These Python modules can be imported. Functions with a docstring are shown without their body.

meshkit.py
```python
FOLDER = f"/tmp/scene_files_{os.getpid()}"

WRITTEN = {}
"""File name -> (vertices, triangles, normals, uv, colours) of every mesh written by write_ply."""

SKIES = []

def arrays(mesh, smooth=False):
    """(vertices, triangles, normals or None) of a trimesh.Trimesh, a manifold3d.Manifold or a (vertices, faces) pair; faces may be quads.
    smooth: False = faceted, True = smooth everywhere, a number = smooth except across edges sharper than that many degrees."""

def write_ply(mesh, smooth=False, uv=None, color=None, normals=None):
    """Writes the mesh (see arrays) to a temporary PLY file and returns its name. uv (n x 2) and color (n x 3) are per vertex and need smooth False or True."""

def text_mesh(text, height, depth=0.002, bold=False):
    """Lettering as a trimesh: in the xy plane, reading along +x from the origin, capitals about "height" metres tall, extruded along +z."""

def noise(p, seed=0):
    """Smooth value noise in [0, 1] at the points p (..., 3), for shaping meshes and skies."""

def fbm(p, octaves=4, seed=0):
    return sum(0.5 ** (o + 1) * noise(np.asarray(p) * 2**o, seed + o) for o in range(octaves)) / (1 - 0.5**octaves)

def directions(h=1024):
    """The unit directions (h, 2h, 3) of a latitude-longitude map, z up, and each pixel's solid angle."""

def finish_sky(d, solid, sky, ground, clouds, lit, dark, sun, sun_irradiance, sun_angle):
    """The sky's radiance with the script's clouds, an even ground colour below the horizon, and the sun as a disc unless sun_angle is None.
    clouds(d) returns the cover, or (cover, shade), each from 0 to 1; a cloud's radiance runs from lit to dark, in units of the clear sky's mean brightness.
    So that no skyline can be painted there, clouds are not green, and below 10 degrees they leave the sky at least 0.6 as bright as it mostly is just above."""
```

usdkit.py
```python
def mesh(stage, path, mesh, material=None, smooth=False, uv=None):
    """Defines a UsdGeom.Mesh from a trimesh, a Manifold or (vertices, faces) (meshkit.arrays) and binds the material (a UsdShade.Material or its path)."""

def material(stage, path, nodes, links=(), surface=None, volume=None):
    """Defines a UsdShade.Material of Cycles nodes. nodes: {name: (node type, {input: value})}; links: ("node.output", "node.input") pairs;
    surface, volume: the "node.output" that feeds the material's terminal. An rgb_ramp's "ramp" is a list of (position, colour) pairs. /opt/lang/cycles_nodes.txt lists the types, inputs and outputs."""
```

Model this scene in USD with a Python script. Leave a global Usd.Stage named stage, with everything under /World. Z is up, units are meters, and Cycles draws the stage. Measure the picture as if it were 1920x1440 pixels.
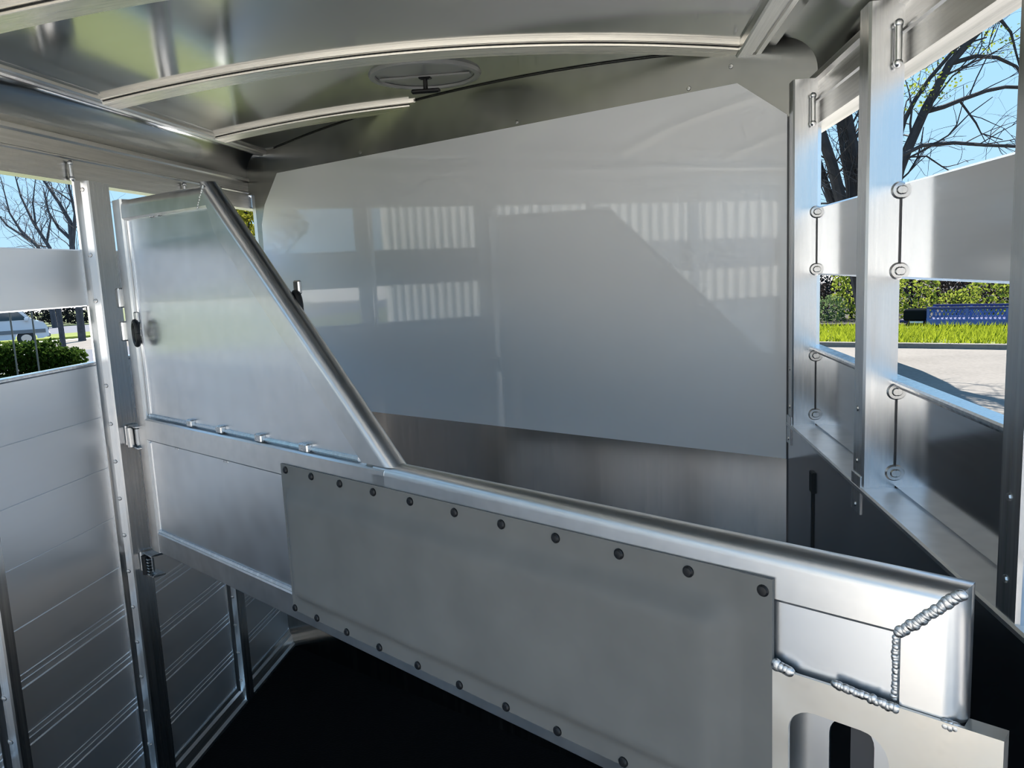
import math, random
import numpy as np, trimesh, manifold3d as m3, usdkit, meshkit
from pxr import Usd, UsdGeom, UsdLux, UsdShade, Sdf, Gf, Vt

stage = Usd.Stage.CreateInMemory()
UsdGeom.SetStageUpAxis(stage, UsdGeom.Tokens.z)
UsdGeom.SetStageMetersPerUnit(stage, 1.0)
UsdGeom.Xform.Define(stage, '/World')
UsdGeom.Scope.Define(stage, '/World/Looks')
V = np.array

# ------------------------------------------------------------------ camera, sky, sun, exposure
EYE = 1.69
YAW, PITCH, ROLL, FPX = -0.131709804, -0.143621324, -0.0469093378, 1483.50398
cam = UsdGeom.Camera.Define(stage, '/World/camera')
cam.CreateHorizontalApertureAttr(36.0)
cam.CreateVerticalApertureAttr(27.0)
cam.CreateFocalLengthAttr(36.0 * FPX / 1920)
cam.CreateClippingRangeAttr(Gf.Vec2f(0.02, 2000))
cam.CreateExposureAttr(0.95)
cy_, sy_, cp_, sp_ = math.cos(YAW), math.sin(YAW), math.cos(PITCH), math.sin(PITCH)
fwd = V([sy_ * cp_, cy_ * cp_, sp_]); rgt = V([cy_, -sy_, 0]); upv = np.cross(rgt, fwd)
cr_, sr_ = math.cos(ROLL), math.sin(ROLL)
R_, U_ = cr_ * rgt + sr_ * upv, cr_ * upv - sr_ * rgt
cam.AddTransformOp().Set(Gf.Matrix4d(*R_, 0, *U_, 0, *(-fwd), 0, 0, 0, EYE, 1))

SUN_EL, SUN_AZ = 45.0, -4.0          # elevation; azimuth from +y towards +x
sun = UsdLux.DistantLight.Define(stage, '/World/sun')
sun.CreateAngleAttr(0.53)
sun.CreateIntensityAttr(2.1 / 6.72e-5)   # irradiance over the solid angle of the disc
sun.CreateColorAttr(Gf.Vec3f(1.0, 0.95, 0.88))
sun.AddRotateXYZOp().Set(Gf.Vec3f(90 - SUN_EL, 0, 180 - SUN_AZ))
sky = UsdLux.DomeLight.Define(stage, '/World/sky')
sky.CreateIntensityAttr(1.0)
SKYM = usdkit.material(stage, '/World/Looks/sky_air', {
    'tc': ('texture_coordinate', {}), 'sep': ('separate_xyz', {}),
    'r': ('rgb_ramp', {'ramp': [(0.0, (0.30, 0.45, 0.56)), (0.05, (0.27, 0.43, 0.57)), (0.2, (0.23, 0.41, 0.60)), (0.35, (0.22, 0.42, 0.66)), (0.6, (0.17, 0.36, 0.64)), (1.0, (0.13, 0.30, 0.58))]}),
    'bg': ('background_shader', {'strength': 1.0})},
    [('tc.generated', 'sep.vector'), ('sep.z', 'r.fac'), ('r.color', 'bg.color')], surface='bg.background')
UsdShade.MaterialBindingAPI.Apply(sky.GetPrim()).Bind(SKYM)

# ------------------------------------------------------------------ helpers
used = {}
def numbered(path):
    n = used.get(path, -1) + 1
    used[path] = n
    return path if n == 0 else '%s_%03d' % (path, n)

def tag(p, label=None, cat=None, group=None, kind=None):
    for k, v in (('label', label), ('category', cat), ('group', group), ('kind', kind)):
        if v: p.SetCustomDataByKey(k, v)
    return p

bases = {}
def thing(name, label=None, cat=None, base=(0, 0, 0), group=None, kind=None):
    path = numbered('/World/' + name)
    x = UsdGeom.Xform.Define(stage, path)
    if any(base): x.AddTranslateOp().Set(Gf.Vec3d(*map(float, base)))
    bases[path] = V(base, float)
    return tag(x.GetPrim(), label, cat, group, kind)

def tm(m):
    if isinstance(m, trimesh.Trimesh): return m
    v, f, _ = meshkit.arrays(m)
    return trimesh.Trimesh(v, f, process=False)

def cat_(*ms):
    out = []
    for m in ms:
        out += [tm(a) for a in m] if isinstance(m, list) else [tm(m)]
    return trimesh.util.concatenate(out)

def obj(name, mesh, mat, parent=None, smooth=30, kind=None, label=None):
    pp = str(parent.GetPath()) if parent is not None else '/World'
    path = numbered(pp + '/' + name)
    mesh = tm(mesh)
    base = bases.get(pp, V([0., 0, 0]))
    if parent is not None and pp not in bases: base = bases['/'.join(pp.split('/')[:3])]
    mesh = trimesh.Trimesh(np.asarray(mesh.vertices) - base, mesh.faces, process=False)
    p = usdkit.mesh(stage, path, mesh, mat, smooth=smooth).GetPrim()
    bases[path] = base
    return tag(p, label, kind=kind)

def struct(name, mesh, mat, label=None, smooth=30):
    return tag(obj(name, mesh, mat, smooth=smooth), label, kind='structure')

def bx(x0, x1, y0, y1, z0, z1, b=0.002):
    x0, x1 = sorted((x0, x1)); y0, y1 = sorted((y0, y1)); z0, z1 = sorted((z0, z1))
    b = min(b, (x1 - x0) * .45, (y1 - y0) * .45, (z1 - z0) * .45)
    if b <= 0: return tm(m3.Manifold.cube([x1 - x0, y1 - y0, z1 - z0]).translate([x0, y0, z0]))
    P = []
    for sx in (0, 1):
        for sy in (0, 1):
            for sz in (0, 1):
                c = V([x1 if sx else x0, y1 if sy else y0, z1 if sz else z0]); d = V([-1 if sx else 1, -1 if sy else 1, -1 if sz else 1]) * b
                for k in range(3):
                    o = d.copy(); o[k] = 0
                    P.append(c + o)
    return tm(m3.Manifold.hull_points(V(P, np.float64)))

def ext(poly, h):
    """polygon in xy extruded along +z by h (Manifold)"""
    return m3.CrossSection([V(poly, float)], m3.FillRule.NonZero).extrude(h)

def cyl(p, q, r, r2=None, n=14):
    p, q = V(p, float), V(q, float); d = q - p; L = np.linalg.norm(d)
    m = trimesh.creation.revolve(np.array([[0, 0], [r, 0], [r2 if r2 is not None else r, L], [0, L]]), sections=n)
    m.apply_transform(trimesh.geometry.align_vectors([0, 0, 1], d / L)); m.apply_translation(p)
    return m

def tube(pts, rad, n=6, close=True):
    pts = V(pts, float); k = len(pts)
    rad = np.broadcast_to(V(rad, float), (k,))
    t = np.gradient(pts, axis=0); t /= np.linalg.norm(t, axis=1, keepdims=True) + 1e-12
    ref = V([0.31, 0.52, 0.79]); a = np.cross(t, ref); a /= np.linalg.norm(a, axis=1, keepdims=True) + 1e-12
    b = np.cross(t, a)
    ang = np.arange(n) * 2 * np.pi / n
    v = (pts[:, None] + rad[:, None, None] * (np.cos(ang)[None, :, None] * a[:, None] + np.sin(ang)[None, :, None] * b[:, None])).reshape(-1, 3)
    F = []
    for i in range(k - 1):
        for j in range(n):
            q = [i * n + j, i * n + (j + 1) % n, (i + 1) * n + (j + 1) % n, (i + 1) * n + j]
            F += [[q[0], q[2], q[1]], [q[0], q[3], q[2]]]
    if close:
        for s, o in ((0, 0), ((k - 1) * n, 1)):
            for j in range(1, n - 1):
                F.append([s, s + j, s + j + 1] if not o else [s, s + j + 1, s + j])
    return trimesh.Trimesh(v, F, process=False)

def ball(c, r, s=1):
    m = trimesh.creation.icosphere(subdivisions=s, radius=1.0)
    m.apply_scale(r if np.ndim(r) else [r, r, r]); m.apply_translation(c)
    return m

# ------------------------------------------------------------------ materials
def metal(name, base, rough, streak=None, amount=0.25, tint=0.12, bump=0.0, metallic=1.0):
    """streak: noise scale per axis; long streaks run along the axis of small scale"""
    n = {'g': ('geometry', {}), 'p': ('principled_bsdf', {'metallic': metallic, 'roughness': rough, 'base_color': base})}
    l = []
    if streak:
        n['m'] = ('mapping', {'scale': streak}); n['t'] = ('noise_texture', {'scale': 1.0, 'detail': 3.0, 'roughness': 0.6})
        n['r'] = ('map_range', {'from_min': 0.3, 'from_max': 0.7, 'to_min': rough * (1 - amount), 'to_max': rough * (1 + amount)})
        n['c'] = ('rgb_ramp', {'ramp': [(0.3, tuple(c * (1 - tint) for c in base)), (0.7, base)]})
        l = [('g.position', 'm.vector'), ('m.vector', 't.vector'), ('t.fac', 'r.value'), ('r.result', 'p.roughness'), ('t.fac', 'c.fac'), ('c.color', 'p.base_color')]
        if bump:
            n['b'] = ('bump', {'strength': bump, 'distance': 0.001}); l += [('t.fac', 'b.height'), ('b.normal', 'p.normal')]
    return usdkit.material(stage, '/World/Looks/' + name, n, l, surface='p.BSDF')

def plain(name, base, rough=0.5, var=0.0, scale=8.0, metallic=0.0, coat=0.0, spec=0.5, bump=0.0, detail=4.0, coat_ior=1.5):
    n = {'p': ('principled_bsdf', {'base_color': base, 'roughness': rough, 'metallic': metallic, 'coat_weight': coat, 'coat_ior': coat_ior, 'specular_ior_level': spec})}
    l = []
    if var or bump:
        n['g'] = ('geometry', {}); n['t'] = ('noise_texture', {'scale': scale, 'detail': detail})
        l.append(('g.position', 't.vector'))
    if var:
        n['c'] = ('rgb_ramp', {'ramp': [(0.3, tuple(max(0, c * (1 - var)) for c in base)), (0.7, tuple(min(1, c * (1 + var)) for c in base))]})
        l += [('t.fac', 'c.fac'), ('c.color', 'p.base_color')]
    if bump:
        n['b'] = ('bump', {'strength': bump, 'distance': 0.01}); l += [('t.fac', 'b.height'), ('b.normal', 'p.normal')]
    return usdkit.material(stage, '/World/Looks/' + name, n, l, surface='p.BSDF')

AL = (0.80, 0.80, 0.805)
M_plank = metal('brushed_plank', (0.84, 0.845, 0.86), 0.43, (3, .5, 60), 0.05, 0.015)
M_slat = metal('smooth_board', (0.74, 0.75, 0.77), 0.12, (3, .8, 60), 0.15, 0.02)
M_post = metal('post_aluminium', (0.76, 0.76, 0.765), 0.25, (60, 60, 1.5), 0.12, 0.03)
M_rail = metal('rail_aluminium', (0.80, 0.79, 0.77), 0.30, (60, 1.0, 60), 0.12, 0.04)
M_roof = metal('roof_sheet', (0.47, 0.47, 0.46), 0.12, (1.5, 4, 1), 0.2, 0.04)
M_bow = metal('bow_aluminium', (0.90, 0.86, 0.78), 0.36, (2, 70, 70), 0.2, 0.05)
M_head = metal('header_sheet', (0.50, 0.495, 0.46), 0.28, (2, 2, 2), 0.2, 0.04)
M_lower = metal('mill_sheet', (0.58, 0.55, 0.52), 0.17, (25, 25, 0.6), 0.12, 0.05)
M_lining = metal('bright_lining', (0.70, 0.71, 0.74), 0.16, (3, 3, 1), 0.2, 0.05)
M_frame = metal('gate_frame', (0.80, 0.80, 0.80), 0.30, (8, 8, 8), 0.06, 0.02)
M_gpanel = metal('gate_panel', (0.84, 0.86, 0.89), 0.32, (2, 2, 2), 0.2, 0.05)
M_weld = metal('weld_bead', (0.80, 0.80, 0.80), 0.35, (160, 160, 160), 0.4, 0.3, 0.4)
M_plate = metal('latch_plate', (0.88, 0.84, 0.77), 0.42, (12, 12, 12), 0.2, 0.10)
M_screw = metal('screw_steel', (0.62, 0.61, 0.60), 0.28)
M_black = plain('black_plastic', (0.006, 0.006, 0.007), 0.45)
M_white = plain('white_panel_gloss', (0.85, 0.855, 0.86), 0.45, coat=1.0, coat_ior=1.75)
M_pad = plain('grey_vinyl', (0.188, 0.183, 0.170), 0.6, 0.08, 9, bump=0.05)
M_mat = plain('rubber_mat', (0.004, 0.004, 0.0045), 0.9, 0.4, 120, bump=0.3, spec=.15)
M_vent = plain('vent_plastic', (0.30, 0.30, 0.29), 0.3)
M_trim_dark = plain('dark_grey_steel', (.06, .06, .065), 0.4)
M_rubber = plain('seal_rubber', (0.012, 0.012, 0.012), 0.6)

# ------------------------------------------------------------------ the trailer: shell
XL, XR = -1.55, 0.51           # inner faces of the side boards
XLI, XRI = -1.515, 0.452       # inner faces of the posts
Y0, YF = -0.30, 3.52            # rear end, far front corner
FP = V([0.452, 2.155, 0]); FU = V([-0.861, 0.508, 0]); FU /= np.linalg.norm(FU); FN = V([-FU[1], FU[0], 0])   # front wall: right end, run, normal
if FN[1] > 0: FN = -FN
def front_y(x): return FP[1] + (FP[0] - x) * (-FU[1] / FU[0])
def front_trim(m, off=0.0):
    """keep what lies on the camera's side of the front wall"""
    mm = m if isinstance(m, m3.Manifold) else m3.Manifold(m3.Mesh(np.asarray(m.vertices, np.float32), np.asarray(m.faces, np.uint32)))
    return mm.trim_by_plane(list(map(float, FN)), float(FP @ FN + off))
def manif(m): return m3.Manifold(m3.Mesh(np.asarray(m.vertices, np.float32), np.asarray(m.faces, np.uint32)))

struct('floor', cat_(front_trim(bx(XL - .03, XR + .03, Y0, YF, -0.035, 0.0, .003))), M_mat, 'black rubber mat covering the trailer floor')
chassis = struct('trim_1', cat_(bx(XL - .05, XR + .05, Y0, 4.4, -0.16, -0.04, .01)), M_rail)

# board profile along y: shallow ribs and a joint groove at its lower edge (2-D: outward depth, height)
def board(x_in, sgn, y0, y1, z0, z1, ribs=True, c=0.004):
    """sgn +1: thickness goes to +x. One board, facing the inside, chamfered joints and two raised ribs near the lower edge."""
    pts = [(0.026, z0), (c, z0), (0.0, z0 + c)]
    if ribs:
        for k in (0.018, 0.034):
            pts += [(0, z0 + k), (0.0018, z0 + k + .002), (0.0018, z0 + k + .006), (0, z0 + k + .008)]
    pts += [(0.0, z1 - c), (c, z1), (0.026, z1)]
    v = []
    for y in (y0, y1):
        v += [(x_in + sgn * d, y, z) for d, z in pts]
    n = len(pts); f = []
    for i in range(n):
        j = (i + 1) % n
        f += [[i, j, n + j], [i, n + j, n + i]]
    # caps by fan from the outer edge midpoint
    mid0 = len(v); v += [(x_in + sgn * 0.02, y0, (z0 + z1) / 2), (x_in + sgn * 0.02, y1, (z0 + z1) / 2)]
    for i in range(n):
        j = (i + 1) % n
        f += [[mid0, j, i], [mid0 + 1, n + i, n + j]]
    m = trimesh.Trimesh(v, f, process=False); m.fix_normals()
    return m

wl = thing('wall_left', kind='structure', label='left trailer side of aluminium boards and posts with open air gaps')
NB = 9; zt = 1.463; zb = 0.04
for i in range(NB):
    z1 = zt - i * (zt - zb) / NB; z0 = zt - (i + 1) * (zt - zb) / NB
    obj('plank', board(XL, -1, Y0, YF, z0, z1, i > 3, .0015 if i < 4 else .003), M_plank, wl)
obj('top_cap', bx(XL - .03, XL + .006, Y0, YF, zt, zt + .010, .003), M_post, wl)
obj('slat', board(XL, -1, Y0, YF, 1.640, 1.807, False), M_plank, wl)
def rail_left():
    P = [(-1.60, 2.002), (XL, 2.002), (XL, 2.064), (XL + .006, 2.067), (XL + .006, 2.071), (XL, 2.074), (XL, 2.112), (XL + .010, 2.116), (XL + .010, 2.128), (XL - .004, 2.130), (-1.60, 2.130)]
    return P
def along_y(P, y0, y1):
    """(x, z) polygon extruded along y"""
    m = tm(ext([(x, z) for x, z in P], y1 - y0))
    v = np.asarray(m.vertices); w = np.stack([v[:, 0], y0 + v[:, 2], v[:, 1]], 1)
    r = trimesh.Trimesh(w, m.faces, process=False); r.fix_normals()
    return r
obj('top_rail', along_y(rail_left(), Y0, YF), M_rail, wl)
def cove(x_wall, sgn, z0, R):
    P = [(x_wall, z0)] + [(x_wall - sgn * (R - R * math.cos(a)), 2.238 - R + R * math.sin(a)) for a in np.linspace(0, math.pi / 2, 12)]
    Q = [(x + sgn * 0.02 * math.cos(a), z + 0.02 * math.sin(a)) for (x, z), a in zip(P, [0] + list(np.linspace(0, math.pi / 2, 12)))]
    return P + Q[::-1]
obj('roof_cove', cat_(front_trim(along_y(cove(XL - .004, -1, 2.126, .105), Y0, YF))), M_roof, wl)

def rivets(pts, d, r=.005):
    """low domed heads at pts, standing along d"""
    out = []
    d = V(d, float) / np.linalg.norm(d)
    for p in pts:
        m = trimesh.creation.revolve(np.array([[0, 0], [r, 0], [r * .8, r * .35], [0, r * .5]]), sections=8)
        m.apply_transform(trimesh.geometry.align_vectors([0, 0, 1], d)); m.apply_translation(p)
        out.append(m)
    return cat_(out)

def left_post(y, w):
    # stepped extrusion: riveted flange on the boards' side, then the box
    P = [(XL - .001, y - .022), (XL + .006, y - .022), (XL + .008, y - .012), (XL + .012, y - .003), (XLI - .004, y), (XLI, y + .004), (XLI, y + w - .004), (XLI - .004, y + w), (XL - .001, y + w)]
    m = ext([(x, yy) for x, yy in P], 2.005 - .0).translate([0, 0, 0.0])
    p = obj('post', m, M_post, wl)
    zz = [k for k in np.arange(0.10, 1.46, 0.118)] + [1.655, 1.79, 1.98]
    rv = [(XL + .0165, y - .0022, z) for z in zz]
    for q in rv: obj('rivet', rivets([q], (0.12, -1, 0), .0065), M_screw, p)
    obj('pivot_rod', cat_(cyl((XL + .01, y - .034, 2.008), (XL + .01, y - .034, 2.052), .006), ball((XL + .01, y - .034, 2.008), .0085), ball((XL + .01, y - .034, 2.052), .0085)), M_post, p)
    return p
LP = [(3.40, .06), (2.825, .062), (2.205, .10), (1.665, .04), (1.05, .05), (0.45, .05), (-.22, .06)]
for y, w in LP: left_post(y, w)

wr = thing('wall_right', kind='structure', label='right trailer side of aluminium boards, posts and a bright lower lining')
LZ = 1.255
for z0, z1 in ((LZ, 1.447),):
    obj('plank', board(XR, 1, Y0, 2.55, z0, z1, False), M_slat, wr)
obj('top_cap', bx(XR - .006, XR + .03, Y0, 2.55, 1.447, 1.457, .003), M_post, wr)
obj('slat', board(XR, 1, Y0, 2.55, 1.641, 1.809, False), M_slat, wr)
obj('ledge', bx(XRI - .004, XR + .02, Y0, 2.40, LZ - .012, LZ, .003), M_frame, wr)
obj('lining_sheet', bx(XRI, XRI + .02, Y0, 2.40, 0.0, LZ - .012, .001), M_lining, wr)
obj('outer_sheet', bx(XR + .02, XR + .03, Y0, 2.55, -.05, LZ, .001), M_plank, wr)
obj('lining_joint', cat_(bx(XRI - .003, XRI + .002, 1.865, 1.880, .6, 1.16, .001), bx(XRI - .006, XRI + .002, 1.858, 1.888, 1.14, 1.19, .002)), M_rubber, wr)
PR = [(XR + .05, 2.010), (XR, 2.010), (XR, 2.060), (XR - .005, 2.063), (XR - .005, 2.068), (XR, 2.071), (XR, 2.108), (XR - .012, 2.112), (XR - .012, 2.126), (XR, 2.13), (XR + .05, 2.13)]
obj('top_rail', along_y(PR, Y0, 2.55), M_rail, wr)
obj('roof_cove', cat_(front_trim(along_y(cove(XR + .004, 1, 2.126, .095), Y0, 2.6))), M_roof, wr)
def right_post(y, w, z0=1.255):
    P = [(XR + .001, y), (XRI + .004, y), (XRI, y + .004), (XRI, y + w - .004), (XRI + .004, y + w), (XR + .001, y + w)]
    p = obj('post', ext([(x, yy) for x, yy in P][::-1], 2.118 - z0).translate([0, 0, z0]), M_post, wr)
    for z in (1.797, 1.655, 1.436, 1.283):
        obj('washer', cat_(cyl((XR - .002, y, z), (XR - .002, y - .005, z), .0155, .013, 18), cyl((XR - .002, y - .005, z), (XR - .002, y - .008, z), .008, .006, 10)), M_screw, p)
    obj('pivot_rod', cat_(cyl((XR - .014, y - .012, 2.01), (XR - .014, y - .012, 2.075), .006), ball((XR - .014, y - .012, 2.01), .008), ball((XR - .014, y - .012, 2.075), .008)), M_post, p)
    if y > 1.2: obj('foot', bx(XRI - .003, XRI + .001, y + .002, y + w - .002, z0 - .055, z0 + .02, .001), M_post, p)
    for za, zb_ in ((1.655, 1.797), (1.283, 1.436)): obj('joint_shadow', bx(XR - .002, XR + .001, y - .0018, y + .001, za, zb_, 0), M_trim_dark, p)  # dark strips laid in as the shadow of the gap between post and board
    for q in [(XRI, y + w * .55, z) for z in (1.30, 1.40)] + ([(XRI - .003, y + w * .5, z0 - .04)] if y > 1.2 else []): obj('screw', rivets([q], (-1, 0, 0), .0055), M_screw, p)
    return p
for y, w in ((2.098, .050), (1.510, .058), (.930, .055), (.345, .055), (-.24, .055)): right_post(y, w)

# front wall: runs on a slant from the right near corner to the left far corner
wf = thing('wall_front', kind='structure', label='slanted front wall with glossy white panel between bare metal sheets')
def on_front(poly, d0, d1):
    """polygon (s along the wall from its right end, z); from d0 to d1 in front of the wall"""
    m = tm(ext(poly, d1 - d0)); v = np.asarray(m.vertices)
    w = FP + v[:, :1] * FU + (v[:, 2:] + d0) * FN; w[:, 2] = v[:, 1]
    r = trimesh.Trimesh(w, m.faces, process=False); r.fix_normals()
    return r
SL = (XL - FP[0]) / FU[0]; SR = (XR - FP[0]) / FU[0]
zc = 2.24
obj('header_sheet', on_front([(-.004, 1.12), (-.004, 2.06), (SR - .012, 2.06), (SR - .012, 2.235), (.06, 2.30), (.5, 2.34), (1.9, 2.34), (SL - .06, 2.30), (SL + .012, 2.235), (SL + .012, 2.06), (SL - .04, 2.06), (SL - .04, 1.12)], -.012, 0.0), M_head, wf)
obj('bulkhead_core', on_front([(SR, 0.0), (SR, 2.13), (.06, 2.3), (SL - .06, 2.3), (SL, 2.13), (SL, 0)], -.05, -.013), M_plank, wf)
obj('lower_sheet', on_front([(SR, 0.0), (SR, 1.16), (SL, 1.16), (SL, 0)], -.012, .0005), M_lower, wf)
obj('white_panel', on_front([(0.001, 1.152), (0.001, 2.045), (.132, 2.144), (2.11, 2.130), (2.213, 2.010), (2.245, 1.93), (2.262, 1.163)], .0, .004), M_white, wf)
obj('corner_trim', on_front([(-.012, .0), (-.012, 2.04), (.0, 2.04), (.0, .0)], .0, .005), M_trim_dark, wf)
for q, z in ((.27, 2.155), (.86, 2.152), (1.6, 2.15), (.15, 2.19), (.045, 2.06)): obj('screw', rivets([FP + q * FU + V([0, 0, z])], FN, .007), M_screw, wf)
# ceiling: crowned sheet, cross bows, long trims
ce = thing('ceiling', kind='structure', label='crowned aluminium roof sheet with cross bows')
def roof_z(x): return 2.292 - 0.070 * ((x + .52) / .93) ** 2
xs = np.linspace(-1.47, .425, 40)
P = [(x, roof_z(x)) for x in xs] + [(x, roof_z(x) + .02) for x in xs[::-1]]
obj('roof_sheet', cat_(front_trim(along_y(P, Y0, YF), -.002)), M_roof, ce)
def bow(y, w=.080, h=.018):
    xs = np.linspace(-1.425, .352, 36)
    def run(pr):
        v, f = [], []
        n = len(pr)
        for x in xs: v += [(x, y + a, roof_z(x) + b + .001) for a, b in pr]
        for i in range(len(xs) - 1):
            for j in range(n):
                k = (j + 1) % n
                f += [[i * n + j, i * n + k, (i + 1) * n + k], [i * n + j, (i + 1) * n + k, (i + 1) * n + j]]
        for e, o in ((0, 1), ((len(xs) - 1) * n, 0)):
            for j in range(1, n - 1): f.append([e, e + j, e + j + 1] if o else [e, e + j + 1, e + j])
        m = trimesh.Trimesh(v, f, process=False); m.fix_normals(); return cat_(front_trim(m, -.001))
    b = obj('roof_bow', cat_(run([(0, 0), (0, -h + .001), (.001, -h), (w - .001, -h), (w, -h + .001), (w, 0)]), run([(-.015, 0), (-.015, -.008), (-.014, -.009), (0, -.009), (0, 0)])), M_bow, ce)
    obj('seam', run([(-.0022, -.0088), (-.0022, -.0115), (.0005, -.0115), (.0005, -.0088)]), M_rubber, b)
for y in (2.83, 2.18, 1.53, .88, .23, -.28):
    bow(y)
    
obj('long_trim', cat_(front_trim(along_y([(-1.468, 2.214), (-1.446, 2.210), (-1.440, 2.214), (-1.424, 2.214), (-1.420, 2.218), (-1.420, 2.238), (-1.468, 2.238)], Y0, YF))), M_rail, ce)
obj('long_trim', cat_(front_trim(along_y([(.338, 2.208), (.372, 2.208), (.374, 2.212), (.378, 2.212), (.380, 2.206), (.392, 2.206), (.394, 2.212), (.394, 2.238), (.334, 2.238), (.334, 2.212)], Y0, 2.5))), M_rail, ce)
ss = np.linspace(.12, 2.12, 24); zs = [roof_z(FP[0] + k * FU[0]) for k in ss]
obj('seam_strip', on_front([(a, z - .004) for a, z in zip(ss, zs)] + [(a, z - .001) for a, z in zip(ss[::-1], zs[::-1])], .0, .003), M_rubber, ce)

struct('baseboard_left', along_y([(XL - .01, 0.0), (XL + .034, 0.0), (XL + .034, .012), (XL + .024, .020), (XL + .018, .052), (XL + .008, .058), (XL + .006, .075), (XL - .01, .075)], Y0, YF - .08), M_rail, 'ridged aluminium kick rail along the left floor edge')

# ------------------------------------------------------------------ roof vent
VX, VY = -.55, 2.47; VZ = roof_z(VX)
vt = thing('roof_vent', 'square roof vent with a black T crank handle in the ceiling', 'vent', (VX, VY, VZ))
def lathe_at(prof, n=40):
    m = trimesh.creation.revolve(np.array(prof), sections=n); m.apply_translation([VX, VY, VZ]); return m
obj('vent_ring', lathe_at([[.150, -.004], [.152, -.011], [.158, -.013], [.168, -.011], [.172, -.002], [.172, .004]]), M_vent, vt)
obj('vent_lid', lathe_at([[0, -.006], [.10, -.006], [.150, -.003], [.150, .003], [0, .003]]), M_vent, vt)
obj('crank_bar', bx(VX - .14, VX + .14, VY - .012, VY + .012, VZ - .013, VZ - .006, .002), M_vent, vt)
kn = obj('crank_handle', cat_(cyl((VX, VY, VZ - .012), (VX, VY, VZ - .046), .007), cyl((VX - .012, VY, VZ - .012), (VX + .012, VY, VZ - .012), .006), bx(VX - .045, VX + .045, VY - .009, VY + .009, VZ - .058, VZ - .045, .004), bx(VX - .02, VX + .02, VY - .012, VY + .012, VZ - .016, VZ - .009, .003)), M_black, vt)

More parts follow.
